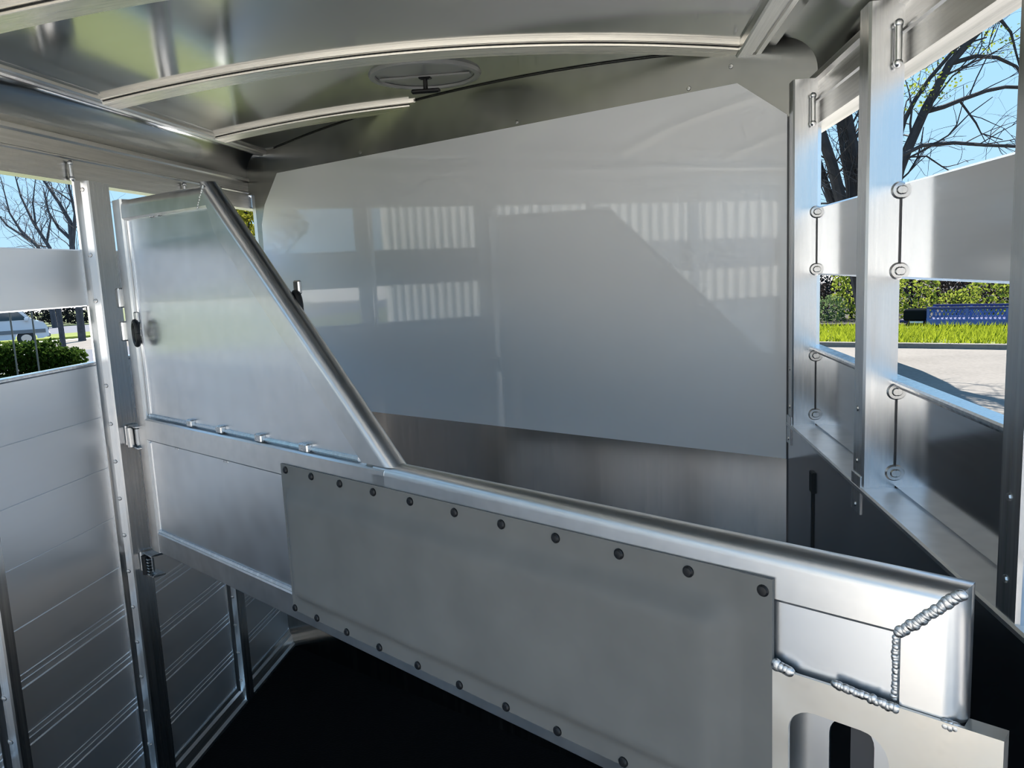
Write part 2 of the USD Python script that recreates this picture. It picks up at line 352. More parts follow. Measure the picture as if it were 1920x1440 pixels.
# ------------------------------------------------------------------ the divider gate
GA = math.radians(35.8)
GP = V([-1.44, 2.201, 0.0]); GU = V([math.cos(GA), -math.sin(GA), 0]); GN = V([math.sin(GA), math.cos(GA), 0])
def gw(m):
    """local (s along the gate, z up, t away from the viewer) to the world"""
    m = tm(m); v = np.asarray(m.vertices)
    w = GP + v[:, :1] * GU + v[:, 2:] * GN; w[:, 2] = v[:, 1]
    r = trimesh.Trimesh(w, m.faces, process=False); r.fix_normals()
    return r
gate = thing('divider_gate', 'hinged aluminium divider gate with sloping head screen and grey pad', 'gate', (GP[0], GP[1], .88))
TH = .05
def gpoly(poly, t0, t1): return gw(ext(poly, t1 - t0).translate([0, 0, t0]))
def member(a, b, w, side, rounded=True, cuts=()):
    """frame member whose OUTER edge runs a->b in (s, z); body lies to 'side' (+1 left of a->b); rounded outer edge; cuts: planes (point, normal kept)"""
    a, b = V(a, float), V(b, float); d = b - a; L = np.linalg.norm(d); d /= L; nrm = V([-d[1], d[0]]) * side
    r = TH / 2 if rounded else .004
    if rounded:
        pr = [(r - r * math.sin(t), r - r * math.cos(t)) for t in np.linspace(0, math.pi, 13)]   # (inward, t)
    else:
        pr = [(r, 0), (0, r), (0, TH - r), (r, TH)]
    pr = pr + [(w - .005, TH), (w, TH - .005), (w, .005), (w - .005, 0)]
    pr = [(p, t) for p, t in pr]
    e = .12
    V0, F0, n = [], [], len(pr)
    for k in (-e, L + e):
        for p, t in pr:
            q = a + d * k + nrm * p
            V0.append((q[0], q[1], t))
    for i in range(n):
        j = (i + 1) % n
        F0 += [[i, j, n + j], [i, n + j, n + i]]
    for j in range(1, n - 1): F0 += [[0, j + 1, j], [n, n + j, n + j + 1]]
    m = trimesh.Trimesh(V0, F0, process=False); m.fix_normals()
    mm = manif(m)
    for p, q in cuts:
        q = V(q, float) / np.linalg.norm(q)
        mm = mm.trim_by_plane([q[0], q[1], 0.0], float(q @ V(p)))
    return gw(mm)
zT, zM, zB, z0 = 1.943, 1.316, .945, .878       # head top, rail top, bottom rail top, gate bottom
S0, S1, S2, SE = -.03, .568, 1.228, 2.245
def endcuts(lo, hi): return [((lo, 0), (1, 0)), ((hi, 0), (-1, 0))]
obj('hinge_stile', member((S0, z0), (S0, zT), .078, -1, True, [((0, z0), (0, 1)), ((0, zT), (0, -1))]), M_frame, gate)
obj('head_rail', member((S0, zT), (S1, zT - .010), .058, -1, True, [((S0 + .078, 0), (1, 0)), ((S1 - .03, zT), (-.92, -.38))]), M_frame, gate)
obj('sloping_rail', member((S1, zT - .010), (S2, zM), .077, -1, True, [((S1 - .03, zT), (.92, .38)), ((0, zM - .006), (0, 1)), ((0, zT - .004), (0, -1))]), M_frame, gate)
obj('middle_rail', member((0, zM - .018), (1.23, zM - .012), .068, -1, False, endcuts(.04, 1.20)), M_frame, gate)
obj('top_rail', member((1.1, zM), (SE, zM), .074, -1, True, [((1.16, 0), (1, 0)), ((SE, zM), (-.707, .707))]), M_frame, gate)
obj('end_post', member((SE, zM), (SE, 1.15), .074, -1, True, [((SE, zM), (.707, -.707)), ((0, 1.15), (0, 1))]), M_frame, gate)
obj('bottom_rail', member((S0, z0), (SE, z0), .067, 1, False, endcuts(.046, SE)), M_frame, gate)
obj('upper_panel', gpoly([(.04, zM - .03), (.04, zT - .05), (.53, zT - .05), (1.14, zM - .03)], .018, .024), M_gpanel, gate)
obj('lower_panel', gpoly([(.04, z0 + .05), (.04, zM - .08), (SE - .06, zM - .06), (SE - .06, 1.13), (1.97, 1.13), (1.97, z0 + .05)], .007, .015), M_gpanel, gate)
# raised beads that hold the panels
def bead(pts, r=.006, t=.016): return gw(trimesh.Trimesh(tube([(s, z, t) for s, z in pts], r, 6).vertices, tube([(s, z, t) for s, z in pts], r, 6).faces))
obj('panel_bead', bead([(.054, zM - .004), (.054, 1.88)], .006), M_post, gate)
obj('panel_bead', bead([(.054, zB + .004), (.054, 1.225)], .005, .006), M_post, gate)
obj('panel_bead', bead([(.05, zB + .004), (.83, zB + .004)], .006, .006), M_post, gate)
obj('panel_bead', bead([(.05, zM - .010), (1.10, zM - .006)], .006), M_post, gate)
# welds
rng = random.Random(4)
def weld_line(a, b, n, r=.0065, t=.0):
    a, b = V(a, float), V(b, float); out = []
    for i in range(n):
        p = a + (b - a) * (i + .5) / n
        out.append(ball((p[0] + rng.uniform(-.0012, .0012), p[1] + rng.uniform(-.0012, .0012), t), (r * rng.uniform(.85, 1.15), r * rng.uniform(.85, 1.15), r * .55), 2))
    return gw(cat_(out))
obj('weld', weld_line((SE - .072, zM - .072), (SE - .006, zM - .006), 26, .0068, .001), M_weld, gate)
obj('weld', weld_line((SE - .0765, zM - .078), (SE - .0765, 1.155), 20, .0042, .006), M_weld, gate)
obj('weld', weld_line((2.10, 1.157), (SE - .07, 1.150), 18, .0062, -.004), M_weld, gate)
obj('weld', weld_line((2.022, 1.157), (2.045, 1.155), 4, .0085, -.004), M_weld, gate)
obj('weld', weld_line((SE - .022, 1.149), (SE - .004, 1.149), 3, .008, -.002), M_weld, gate)
for s, w in ((.33, .03), (.50, .03), (.70, .032), (.90, .036)):
    obj('weld', gw(bx(s - w / 2, s + w / 2, zM - .014, zM + .006, .004, .020, .003)), M_weld, gate)
for s in (.23, .52): obj('weld', gw(bx(s - .015, s + .015, zM - .092, zM - .080, .006, .018, .003)), M_weld, gate)
for s in (.22, .27): obj('weld', gw(bx(s - .004, s + .004, zT - .066, zT - .055, .006, .018, .002)), M_weld, gate)
for s in (.34, .64): obj('weld', gw(bx(s - .03, s + .03, zB - .002, zB + .010, .004, .018, .004)), M_weld, gate)
obj('weld', weld_line((S1 - .008, zT - .012), (S1 - .052, zT - .066), 10, .004, .001), M_weld, gate)
# latch plate with a slot, its cap and back plate
def slot(s0, s1, za, zb2, r):
    pts = []
    for cx, cz, a0 in ((s1 - r, zb2 - r, 0), (s0 + r, zb2 - r, 90), (s0 + r, za + r, 180), (s1 - r, za + r, 270)):
        pts += [(cx + r * math.cos(math.radians(a0 + k)), cz + r * math.sin(math.radians(a0 + k))) for k in range(0, 91, 15)]
    return pts
def holed(outer, hole, t0, t1):
    a = ext(outer, t1 - t0) - ext(hole, (t1 - t0) + .02).translate([0, 0, -.01])
    return gw(a.translate([0, 0, t0]))
lp = obj('latch_plate', holed([(1.975, .60), (1.975, 1.154), (2.286, 1.154), (2.286, .60)][::-1], slot(2.042, 2.168, .70, 1.108, .034), -.006, -.001), M_plate, gate)
obj('plate_cap', gpoly([(SE, 1.146), (SE, 1.152), (2.285, 1.152), (2.285, 1.146)][::-1], -.001, .024), M_plate, lp)
obj('plate_end', gpoly([(2.280, .60), (2.280, 1.1455), (2.285, 1.1455), (2.285, .60)][::-1], -.001, .024), M_plate, lp)
obj('back_plate', holed([(1.975, .60), (1.975, 1.145), (2.279, 1.145), (2.279, .60)][::-1], slot(2.082, 2.139, .70, 1.095, .027), .030, .034), M_gpanel, lp)
obj('latch_bar', gpoly([(2.106, .60), (2.106, 1.10), (2.150, 1.10), (2.150, .60)][::-1], .040, .060), M_trim_dark, lp)
# grey pad: flat hem, soft swelling inside
def pad():
    s0, s1, za, zb2, zbr = .812, 2.020, .905, 1.266, 1.275
    ns, nz = 90, 40; v = []; f = []
    for layer in (0, 1):
        for i in range(ns + 1):
            for j in range(nz + 1):
                a, b = i / ns, j / nz; s = s0 + (s1 - s0) * a
                ztop = zb2 + (zbr - zb2) * a; z = za + (ztop - za) * b
                if layer: v.append((s, z, -.0005)); continue
                d1, d2, d3, d4 = s - s0, s1 - s, z - za, ztop - z
                fz = min(max((d3 - .030) / .035, 0), 1) * 1.0, min(max((d4 - .036) / .05, 0), 1), min(max((d1 - .012) / .04, 0), 1), min(max((d2 - .042) / .05, 0), 1)
                h = 1.0
                for q in fz: h *= q * q * (3 - 2 * q)
                wob = .002 * math.sin(s * 7 + 1.2) * math.sin(z * 16) + .0012 * math.sin(s * 19 + z * 9)
                hem = .0022 if d2 < .041 else 0.0
                v.append((s, z, -(.004 + hem + h * (.023 + wob))))
    n = (ns + 1) * (nz + 1)
    for i in range(ns):
        for j in range(nz):
            a = i * (nz + 1) + j; b, c, d = a + 1, a + nz + 2, a + nz + 1
            f += [[a, b, c], [a, c, d], [n + a, n + c, n + b], [n + a, n + d, n + c]]
    edge = [i * (nz + 1) for i in range(ns + 1)] + [ns * (nz + 1) + j for j in range(1, nz + 1)] + [i * (nz + 1) + nz for i in range(ns - 1, -1, -1)] + [j for j in range(nz - 1, 0, -1)]
    for k in range(len(edge)):
        a, b = edge[k], edge[(k + 1) % len(edge)]
        f += [[a, b, n + b], [a, n + b, n + a]]
    return gw(trimesh.Trimesh(v, f, process=False))
pd = obj('pad', pad(), M_pad, gate, smooth=40, label='quilted grey vinyl pad with black snap heads')
def snap(s, z):
    m = trimesh.creation.revolve(np.array([[0, -.001], [.0085, -.001], [.0085, .002], [.006, .0045], [0, .0055]]), sections=14)
    v = np.asarray(m.vertices); m = trimesh.Trimesh(np.stack([s + v[:, 0], z + v[:, 1], -.0045 - v[:, 2]], 1), m.faces, process=False)
    obj('snap', gw(m), M_black, pd, label='black snap head')
for s in (.834, .941, 1.05, 1.167, 1.284, 1.41, 1.529, 1.651, 1.776, 1.895, 2.007): snap(s, 1.2535 + (s - .834) * .003)
for s in (.822, .915, 1.032, 1.149, 1.274, 1.396, 1.518, 1.638, 1.773, 1.895, 2.007): snap(s, .9125)
# hinges between stile and post, and the tie loops
def hinge(z, big):
    h = obj('hinge', gw(cat_(bx(S0 - .062, S0 + .012, z - .028, z + .028, -.004, .006, .003), bx(S0 - .075, S0 - .050, z - .034, z + .034, -.012, .030, .004), bx(S0 - .03, S0 + .03, z + .030, z + .036, -.012, .03, .002), bx(S0 - .03, S0 + .03, z - .036, z - .030, -.012, .03, .002))), M_post, gate)
    r = .010
    c = tm(m3.Manifold.cylinder(.060, r, r, 16)); v = np.asarray(c.vertices)
    c = trimesh.Trimesh(np.stack([S0 - .012 + v[:, 0], z - .03 + v[:, 2], -.014 + v[:, 1]], 1), c.faces, process=False)
    obj('hinge_pin', gw(c), M_black if big else M_screw, h)
    if big:
        for k in range(6):
            obj('spring_coil', gw(bx(S0 + .004, S0 + .020, z - .028 + k * .0095, z - .023 + k * .0095, -.018, -.006, .002)), M_screw, h)
hinge(1.235, False); hinge(.825, True)
for z in (1.66, 1.56): obj('hinge_knuckle', gw(bx(S0 - .022, S0 + .002, z - .03, z + .03, -.006, .02, .004)), M_post, gate)
def loop(s, z, t, name='tie_loop'):
    a = np.linspace(0, 2 * math.pi, 25)
    pts = [(s + .022 * math.cos(k), z + .034 * np.sign(math.sin(k)) * abs(math.sin(k)) ** .8, t - .012 - .004 * math.cos(k)) for k in a]
    k = obj(name, gw(tube(pts, .0075, 8)), M_black, gate, label='black tie loop')
    obj('loop_clip', gw(cat_(bx(s - .012, s + .012, z + .030, z + .062, t - .010, t, .003), bx(s - .010, s + .014, z - .012, z + .012, t - .012, t, .003))), M_screw, k)
loop(.076, 1.557, .004)
# loop on the far face peeks past the sloping rail
loop(.845, 1.626, TH + .016)

# ================================================================== outside
GZ = -0.42
f_dirs = {'L': (V([.78, .626]), V([-.626, .78])), 'R': (V([.888, -.46]), V([.46, .888]))}
def strip(frame, a0, a1, d0, d1, z0, z1, edge=.0):
    e, f = f_dirs[frame]; P = [e * a0 + f * d0, e * a1 + f * d0, e * a1 + f * d1, e * a0 + f * d1]
    m = ext([(p[0], p[1]) for p in P], z1 - z0).translate([0, 0, z0])
    if frame == 'L': m = m.trim_by_plane([-1.0, 0.0, 0.0], 3.2)
    return tm(m)
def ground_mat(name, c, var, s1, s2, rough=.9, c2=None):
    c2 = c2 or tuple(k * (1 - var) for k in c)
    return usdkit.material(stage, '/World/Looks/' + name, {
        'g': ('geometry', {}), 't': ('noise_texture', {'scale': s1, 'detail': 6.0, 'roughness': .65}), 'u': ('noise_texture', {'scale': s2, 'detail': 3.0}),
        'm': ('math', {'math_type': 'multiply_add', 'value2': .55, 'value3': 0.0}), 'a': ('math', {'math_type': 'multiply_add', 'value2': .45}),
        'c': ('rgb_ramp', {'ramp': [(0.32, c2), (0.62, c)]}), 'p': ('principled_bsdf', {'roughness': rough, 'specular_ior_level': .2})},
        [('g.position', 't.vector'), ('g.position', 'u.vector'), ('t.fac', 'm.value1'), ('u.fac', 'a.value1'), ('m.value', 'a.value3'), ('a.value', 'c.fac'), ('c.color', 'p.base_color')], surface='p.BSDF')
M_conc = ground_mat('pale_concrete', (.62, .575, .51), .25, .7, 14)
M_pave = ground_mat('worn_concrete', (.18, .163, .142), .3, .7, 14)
M_asph = ground_mat('grey_asphalt', (.12, .125, .145), .25, .5, 20)
M_lawn = ground_mat('lawn', (.16, .19, .03), .4, 1.2, 9, c2=(.09, .12, .02))
M_lawn2 = ground_mat('lawn_pale', (.13, .15, .06), .3, .8, 6)
M_dirt = ground_mat('mulch', (.035, .028, .024), .5, 2, 16)
struct('ground', bx(-220, 220, -220, 260, GZ - .3, GZ - .03, 0), M_conc, 'pale concrete yard around the trailer')
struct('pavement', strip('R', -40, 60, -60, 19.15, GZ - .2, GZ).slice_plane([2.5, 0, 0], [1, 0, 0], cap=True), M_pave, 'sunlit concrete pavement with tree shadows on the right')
struct('verge', strip('R', -30, 60, 19.35, 24.0, GZ - .2, GZ + .06), M_lawn, 'grass verge before the bushes on the right')
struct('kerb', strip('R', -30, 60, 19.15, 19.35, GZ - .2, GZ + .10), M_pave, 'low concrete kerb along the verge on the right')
struct('bank', strip('R', -30, 80, 24.0, 60, GZ - .2, GZ + .12), M_dirt, 'dark mulch bank behind the verge')
struct('lawn', strip('L', -60, 14, 2.6, 24.6, GZ - .2, GZ + .02), M_lawn2, 'pale lawn beside the trailer on the left')
struct('driveway', strip('L', -60, 14, 24.6, 31.5, GZ - .2, GZ + .015), M_asph, 'blue grey asphalt driveway behind the hedge')
struct('street', strip('L', -60, 14, 31.5, 38.5, GZ - .2, GZ + .012), M_pave, 'pale concrete street under the white van')
struct('verge', strip('L', -60, 14, 40.3, 44, GZ - .2, GZ + .06), M_lawn, 'bright grass strip behind the white van')
struct('street', strip('L', -60, 14, 44, 54, GZ - .2, GZ + .01), M_asph, 'far grey street on the left')
struct('lawn', strip('L', -60, 14, 54, 90, GZ - .2, GZ + .06), M_lawn2, 'far lawn beyond the grey street on the left')

rs = np.random.RandomState(7)
def blades(n, place, h, w):
    v, f = [], []
    for i in range(n):
        x, y, z = place(); a = rs.uniform(0, 2 * math.pi); hh = h * rs.uniform(.5, 1.2); lx, ly = rs.normal(0, hh * .35, 2)
        c, s = math.cos(a) * w, math.sin(a) * w; k = len(v)
        v += [(x - c, y - s, z), (x + c, y + s, z), (x + lx, y + ly, z + hh)]; f.append([k, k + 1, k + 2])
    return trimesh.Trimesh(v, f, process=False)
def leaf_mat(name, c, c2, trans=.5):
    return usdkit.material(stage, '/World/Looks/' + name, {
        'g': ('geometry', {}), 'r': ('rgb_ramp', {'ramp': [(0, c), (1, c2)]}), 'd': ('diffuse_bsdf', {}), 't': ('translucent_bsdf', {}), 'm': ('mix_closure', {'fac': trans})},
        [('g.random_per_island', 'r.fac'), ('r.color', 'd.color'), ('r.color', 't.color'), ('d.BSDF', 'm.closure1'), ('t.BSDF', 'm.closure2')], surface='m.closure')
M_grass = leaf_mat('grass_blades', (.22, .26, .02), (.42, .42, .045))
M_hedge = leaf_mat('hedge_leaves', (.03, .055, .01), (.10, .135, .03))
M_bush = leaf_mat('bush_leaves', (.22, .26, .04), (.48, .46, .08))
M_bush2 = leaf_mat('sage_leaves', (.10, .145, .06), (.22, .26, .11))
M_brown = leaf_mat('brown_brush', (.03, .023, .02), (.16, .11, .085), .25)
M_dark = leaf_mat('dark_leaves', (.012, .014, .015), (.05, .05, .05), .2)
M_yel = leaf_mat('yellow_leaves', (.24, .23, .03), (.45, .40, .08))
M_green = leaf_mat('green_leaves', (.10, .14, .04), (.20, .24, .07))
M_bark = plain('dark_bark', (.020, .018, .018), .9, .4, 6)
M_bark2 = plain('grey_bark', (.045, .042, .045), .9, .3, 6)

def place_R(a0, a1, d0, d1, z):
    e, f = f_dirs['R']
    def g():
        p = e * rs.uniform(a0, a1) + f * rs.uniform(d0, d1); return p[0], p[1], z
    return g
tag(obj('verge_grass', blades(14000, place_R(-8, 12, 19.38, 23.2, GZ + .05), .22, .022), M_grass, smooth=False), 'tall yellow green grass blades on the verge to the right', 'grass', kind='stuff')

def leaf_ball(c, r, n, size, shell=.55):
    v, f = [], []
    d = rs.normal(size=(n, 3)); d /= np.linalg.norm(d, axis=1, keepdims=True)
    rad = rs.uniform(shell ** 3, 1, n) ** (1 / 3)
    lump = 1 + .25 * meshkit.noise(d * 2.2, int(rs.randint(1000)))
    P = V(c) + d * (rad * lump)[:, None] * V(r)
    for p in P:
        a = rs.normal(size=3); a /= np.linalg.norm(a); b = np.cross(a, rs.normal(size=3)); b /= np.linalg.norm(b) + 1e-9
        s = size * rs.uniform(.6, 1.3); k = len(v)
        v += [p - a * s * .5, p + b * s * .28, p + a * s * .5, p - b * s * .28]; f += [[k, k + 1, k + 2], [k, k + 2, k + 3]]
    return trimesh.Trimesh(v, f, process=False)

def bush(name, label, cat, c, r, mat, n, size, group=None):
    """c: foot on the ground; r: radii"""
    t = thing(name, label, cat, c, group)
    obj('foliage', leaf_ball((c[0], c[1], c[2] + r[2] * .95), r, n, size), mat, t, smooth=False, kind='stuff')
    st = [tube([(c[0], c[1], c[2] - .05), (c[0] + r[0] * .15 * math.cos(k), c[1] + r[1] * .15 * math.sin(k), c[2] + r[2] * .6), (c[0] + r[0] * .6 * math.cos(k), c[1] + r[1] * .6 * math.sin(k), c[2] + r[2] * 1.2)], [.03, .022, .008], 5) for k in (0.3, 1.9, 3.4, 5.0)]
    obj('stems', cat_(st), M_bark, t)
    return t

def pR(a, d, z=GZ + .06):
    e, f = f_dirs['R']; p = e * a + f * d; return (float(p[0]), float(p[1]), z)
def pL(a, d, z=GZ + .02):
    e, f = f_dirs['L']; p = e * a + f * d; return (float(p[0]), float(p[1]), z)

# bushes and brush on the bank, nearest first
G1 = 'brown brush on the bank'
B = [
 ('shrub', 'round yellow green shrub left of the blue trailer', 'shrub', (-3.60, 26.2), (.62, .62, .85), M_bush, 900, .13, None),
 ('shrub', 'tall bright shrub seen between the first two right posts', 'shrub', (-5.35, 26.2), (.52, .5, 1.05), M_bush, 1000, .13, None),
 ('shrub', 'low sage green shrub at the foot of the tall bright shrub', 'shrub', (-5.75, 25.2), (.5, .45, .42), M_bush2, 600, .11, None),
 ('shrub', 'yellow shrub behind the right end of the blue trailer', 'shrub', (-1.60, 26.5), (.70, .6, .72), M_bush, 1000, .12, None),
 ('shrub', 'small yellow shrub behind the middle of the blue trailer', 'shrub', (-2.62, 27.3), (.44, .4, .42), M_bush, 500, .11, None),
 ('shrub', 'dark evergreen shrub overhanging the brown brush beside the front right post', 'shrub', (-7.3, 29.0), (1.0, .7, .98), M_dark, 900, .13, None),
 ('brush_thicket', 'reddish brown brush thicket under the dark evergreen shrub', 'brush', (-6.75, 26.6), (.62, .5, .70), M_brown, 900, .11, None),
 ('brush_thicket', 'brown bare brush thicket behind the small yellow shrub', 'brush', (-2.3, 28.9), (1.2, .8, .95), M_brown, 1500, .12, None),
 ('brush_thicket', 'reddish brush thicket at the right end behind the yellow shrub', 'brush', (.1, 28.2), (.8, .7, .90), M_brown, 900, .12, None),
 ('shrub', 'dark evergreen shrub between the round shrub and the tall bright shrub', 'shrub', (-5.0, 29.0), (1.0, .8, 1.0), M_dark, 900, .14, None),
 ('brush_thicket', 'tall dark thicket far behind the round shrub and the blue trailer', 'brush', (-3.2, 32.6), (2.4, .9, 1.2), M_brown, 3200, .17, None),
 ('brush_thicket', 'tall dark thicket far behind the tall bright shrub', 'brush', (-8.4, 32.6), (2.4, .9, 1.3), M_dark, 3200, .17, None),
 ('brush_thicket', 'tall dark thicket far behind the right end of the blue trailer', 'brush', (2.2, 32.6), (2.4, .9, 1.2), M_brown, 2600, .17, None),
]
for nm, lab, ct, (a, d), r, mt, n, sz, g in B: bush(nm, lab, ct, pR(a, d), r, mt, n, sz, g)

# bare trees
def limb_tree(limbs, seed, twig_n, spread, depth=2, up=.35, scale=1.0):
    """limbs: (points, r0, r1). Adds forking twigs along every limb."""
    rg = np.random.RandomState(seed); main, twigs = [], []
    def grow(p, d, L, r, lev):
        pts = [p]; q = p.copy(); dd = d.copy(); n = 4
        for i in range(n):
            dd = dd + rg.normal(0, .22, 3) + V([0, 0, up * .12]); dd /= np.linalg.norm(dd); q = q + dd * L / n; pts.append(q.copy())
        twigs.append(tube(pts, np.linspace(r, r * .35, n + 1), 4, False))
        if lev > 0:
            for k in range(twig_n):
                i = rg.randint(1, n + 1); b = V(pts[i]); e = dd + rg.normal(0, spread, 3); e /= np.linalg.norm(e)
                grow(b, e, L * rg.uniform(.45, .75), r * .5, lev - 1)
    for pts, r0, r1 in limbs:
        pts = V(pts, float); main.append(tube(pts, np.linspace(r0, r1, len(pts)), 8))
        seg = np.diff(pts, axis=0); tot = np.linalg.norm(seg, axis=1).sum()
        for k in range(int(max(3, tot * 2.2))):
            t = rg.uniform(.25, 1) * (len(pts) - 1); i = min(int(t), len(pts) - 2)
            p = pts[i] + seg[i] * (t - i); d = seg[i] / np.linalg.norm(seg[i]) + rg.normal(0, .75, 3) + V([0, 0, .25]); d /= np.linalg.norm(d)
            rr = (r0 + (r1 - r0) * t / (len(pts) - 1)) * .38
            grow(p, d, rg.uniform(.8, 1.7) * scale, min(max(rr, .008), .022), depth)
    return cat_(main), cat_(twigs)

t = thing('leaning_tree', 'dark many-stemmed leaning tree rising beyond the right side posts', 'tree', (5.15, 16.3, GZ))
LIMBS = [
 ([(5.15, 16.3, -.5), (4.95, 16.3, .9), (4.62, 16.25, 2.0), (4.39, 16.2, 2.68), (4.21, 16.2, 3.37), (3.96, 16.2, 4.13), (3.66, 16.2, 4.97), (3.3, 16.2, 6.1)], .15, .07),
 ([(5.2, 16.4, -.5), (5.0, 16.4, 1.0), (4.72, 16.4, 2.5), (4.55, 16.4, 3.47), (4.39, 16.4, 4.47), (4.24, 16.4, 5.27), (4.1, 16.5, 6.5)], .16, .08),
 ([(5.25, 16.3, -.5), (5.14, 16.3, 1.2), (4.91, 16.3, 2.74), (4.67, 16.3, 3.45), (4.5, 16.3, 4.3), (4.3, 16.3, 5.2), (3.9, 16.3, 6.4)], .14, .07),
 ([(5.1, 16.5, -.5), (4.7, 16.5, 1.4), (4.29, 16.5, 2.71), (4.09, 16.5, 3.31), (3.85, 16.5, 4.1), (3.5, 16.5, 5.2)], .10, .04),
 ([(5.25, 16.2, -.4), (4.98, 15.6, 1.2), (4.85, 15.1, 2.2), (5.02, 15.0, 3.1), (5.12, 15.0, 3.35), (5.43, 15.0, 4.09), (5.8, 15.0, 4.81), (6.13, 15.0, 5.18), (6.57, 15.0, 5.65), (6.9, 15.0, 6.3)], .125, .04),
 ([(4.95, 15.0, 2.9), (5.0, 15.0, 3.6), (5.1, 15.0, 3.95), (5.27, 15.0, 4.28), (5.5, 15.0, 4.62), (5.9, 15.0, 5.07)], .05, .03),
 ([(5.43, 15.0, 4.05), (5.7, 14.9, 4.10), (5.99, 14.9, 4.2), (6.41, 15.0, 4.33), (6.71, 15.0, 4.37), (7.4, 15.0, 4.3)], .042, .026),
 ([(4.95, 15.0, 3.0), (4.93, 14.6, 3.30), (5.22, 14.5, 3.43), (5.73, 14.5, 3.44), (6.23, 14.5, 3.37), (6.69, 14.5, 3.32), (7.3, 14.4, 3.4)], .038, .022),
 ([(5.8, 15.0, 4.81), (6.22, 15.0, 4.91), (6.56, 15.0, 4.86), (6.87, 15.0, 4.69), (7.09, 15.0, 4.37)], .04, .02),
 ([(6.5, 15.0, 5.58), (6.76, 15.0, 5.25), (6.86, 15.0, 4.9), (6.98, 15.0, 4.5)], .03, .012),
 ([(4.95, 15.0, 4.6), (5.2, 15.0, 4.9), (5.45, 15.0, 5.06), (5.96, 15.0, 5.1), (6.38, 15.0, 5.2)], .03, .012),
 ([(5.99, 15.0, 4.19), (6.26, 15.0, 3.81), (6.35, 15.0, 3.63), (6.7, 15.0, 3.5)], .02, .008),
]
mn, tw = limb_tree(LIMBS, 11, 3, .7)
obj('trunk', mn, M_bark, t); obj('twigs', tw, M_bark, t, smooth=False, kind='stuff')
lv = cat_([leaf_ball(p, (.45, .3, .25), 90, .07) for p in ((5.4, 15.1, 4.95), (5.9, 15.1, 5.3), (6.6, 15.0, 5.1), (5.6, 15.0, 4.5), (5.15, 15.0, 4.3), (6.2, 15.1, 5.6))])
obj('young_leaves', lv, M_bush, t, smooth=False, kind='stuff')

def left_tree(name, label, x, y, limbs, seed, far=1.0):
    x, y = x * far, y * far
    limbs = [([(px * far, py * far, pz if pz < 0 else EYE + (pz - EYE) * far) for px, py, pz in pts], a * far, b * far) for pts, a, b in limbs]
    t = thing(name, label, 'tree', (x, y, GZ))
    mn, tw = limb_tree(limbs, seed, 3, .55, 2, .6, 1.1)
    obj('trunk', mn, M_bark2, t); obj('twigs', tw, M_bark2, t, smooth=False, kind='stuff')
left_tree('bare_tree', 'bare tree with a dense crown beside the left gate post', -21.8, 30.2, [
 ([(-21.85, 30.2, -.5), (-21.8, 30.2, 1.5), (-21.78, 30.2, 3.3), (-21.74, 30.2, 4.44), (-22.1, 30.2, 5.19), (-22.76, 30.2, 6.28), (-23.1, 30.2, 7.2)], .16, .02),
 ([(-21.78, 30.2, 3.4), (-21.46, 30.2, 4.74), (-21.6, 30.2, 5.8), (-21.5, 30.2, 7.2)], .09, .02),
 ([(-21.76, 30.2, 3.7), (-22.2, 30.1, 4.2), (-22.5, 30.0, 4.9), (-22.5, 29.9, 5.8)], .07, .015),
 ([(-21.74, 30.2, 4.2), (-21.2, 30.4, 4.9), (-20.7, 30.6, 6.0)], .06, .015)], 21)
left_tree('bare_tree', 'slender bare tree in the middle of the left opening', -23.1, 30.5, [
 ([(-22.95, 30.5, -.5), (-22.98, 30.5, 2.2), (-23.0, 30.5, 3.45), (-23.6, 30.5, 4.54), (-24.0, 30.5, 5.6), (-24.2, 30.5, 6.9)], .12, .015),
 ([(-23.1, 30.5, 3.7), (-22.8, 30.5, 4.6), (-22.9, 30.5, 5.7)], .05, .012),
 ([(-23.5, 30.5, 4.4), (-23.5, 30.5, 5.3), (-23.2, 30.5, 6.4)], .05, .012)], 22, .84)
left_tree('bare_tree', 'forked bare tree at the outer edge of the left opening', -24.0, 31.0, [
 ([(-23.6, 31.0, -.5), (-23.7, 31.0, 2.0), (-23.9, 31.0, 3.55), (-24.6, 31.0, 4.26), (-25.0, 31.0, 5.0), (-25.2, 31.0, 6.5)], .12, .015),
 ([(-24.3, 31.0, 3.9), (-25.2, 31.0, 4.5), (-26.0, 31.0, 5.6)], .06, .012)], 23, 1.35)

def leafy_tree(label, x, y, h, r, mat, n, size, name='leafy_tree'):
    t = thing(name, label, 'tree', (x, y, GZ))
    obj('trunk', tube([(x, y, GZ - .1), (x + .08, y, GZ + h * .3), (x, y + .1, GZ + h * .65), (x + .1, y, GZ + h * .95)], [h * .03, h * .022, h * .014, h * .004], 8), M_bark, t)
    obj('foliage', cat_([leaf_ball((x + dx * r, y + dy * r, GZ + h * (.62 + dz)), (r * k, r * k, h * .34 * k), int(n * k), size) for dx, dy, dz, k in ((0, 0, .06, .95), (.45, .2, -.1, .6), (-.5, -.1, -.08, .6), (.1, .45, .02, .6), (-.1, -.5, -.02, .6))]), mat, t, smooth=False, kind='stuff')
leafy_tree('yellow green tree showing through the small gap at the front left corner', -7.7, 16.2, 5.4, 1.6, M_yel, 1500, .16)
leafy_tree('broad green tree out to the left, seen mirrored in the roof sheet', -13.5, 6.0, 7.0, 2.6, M_green, 2600, .22)
leafy_tree('green tree far left in front of the white shed corner', -19.0, 3.5, 6.5, 2.4, M_green, 2200, .24)

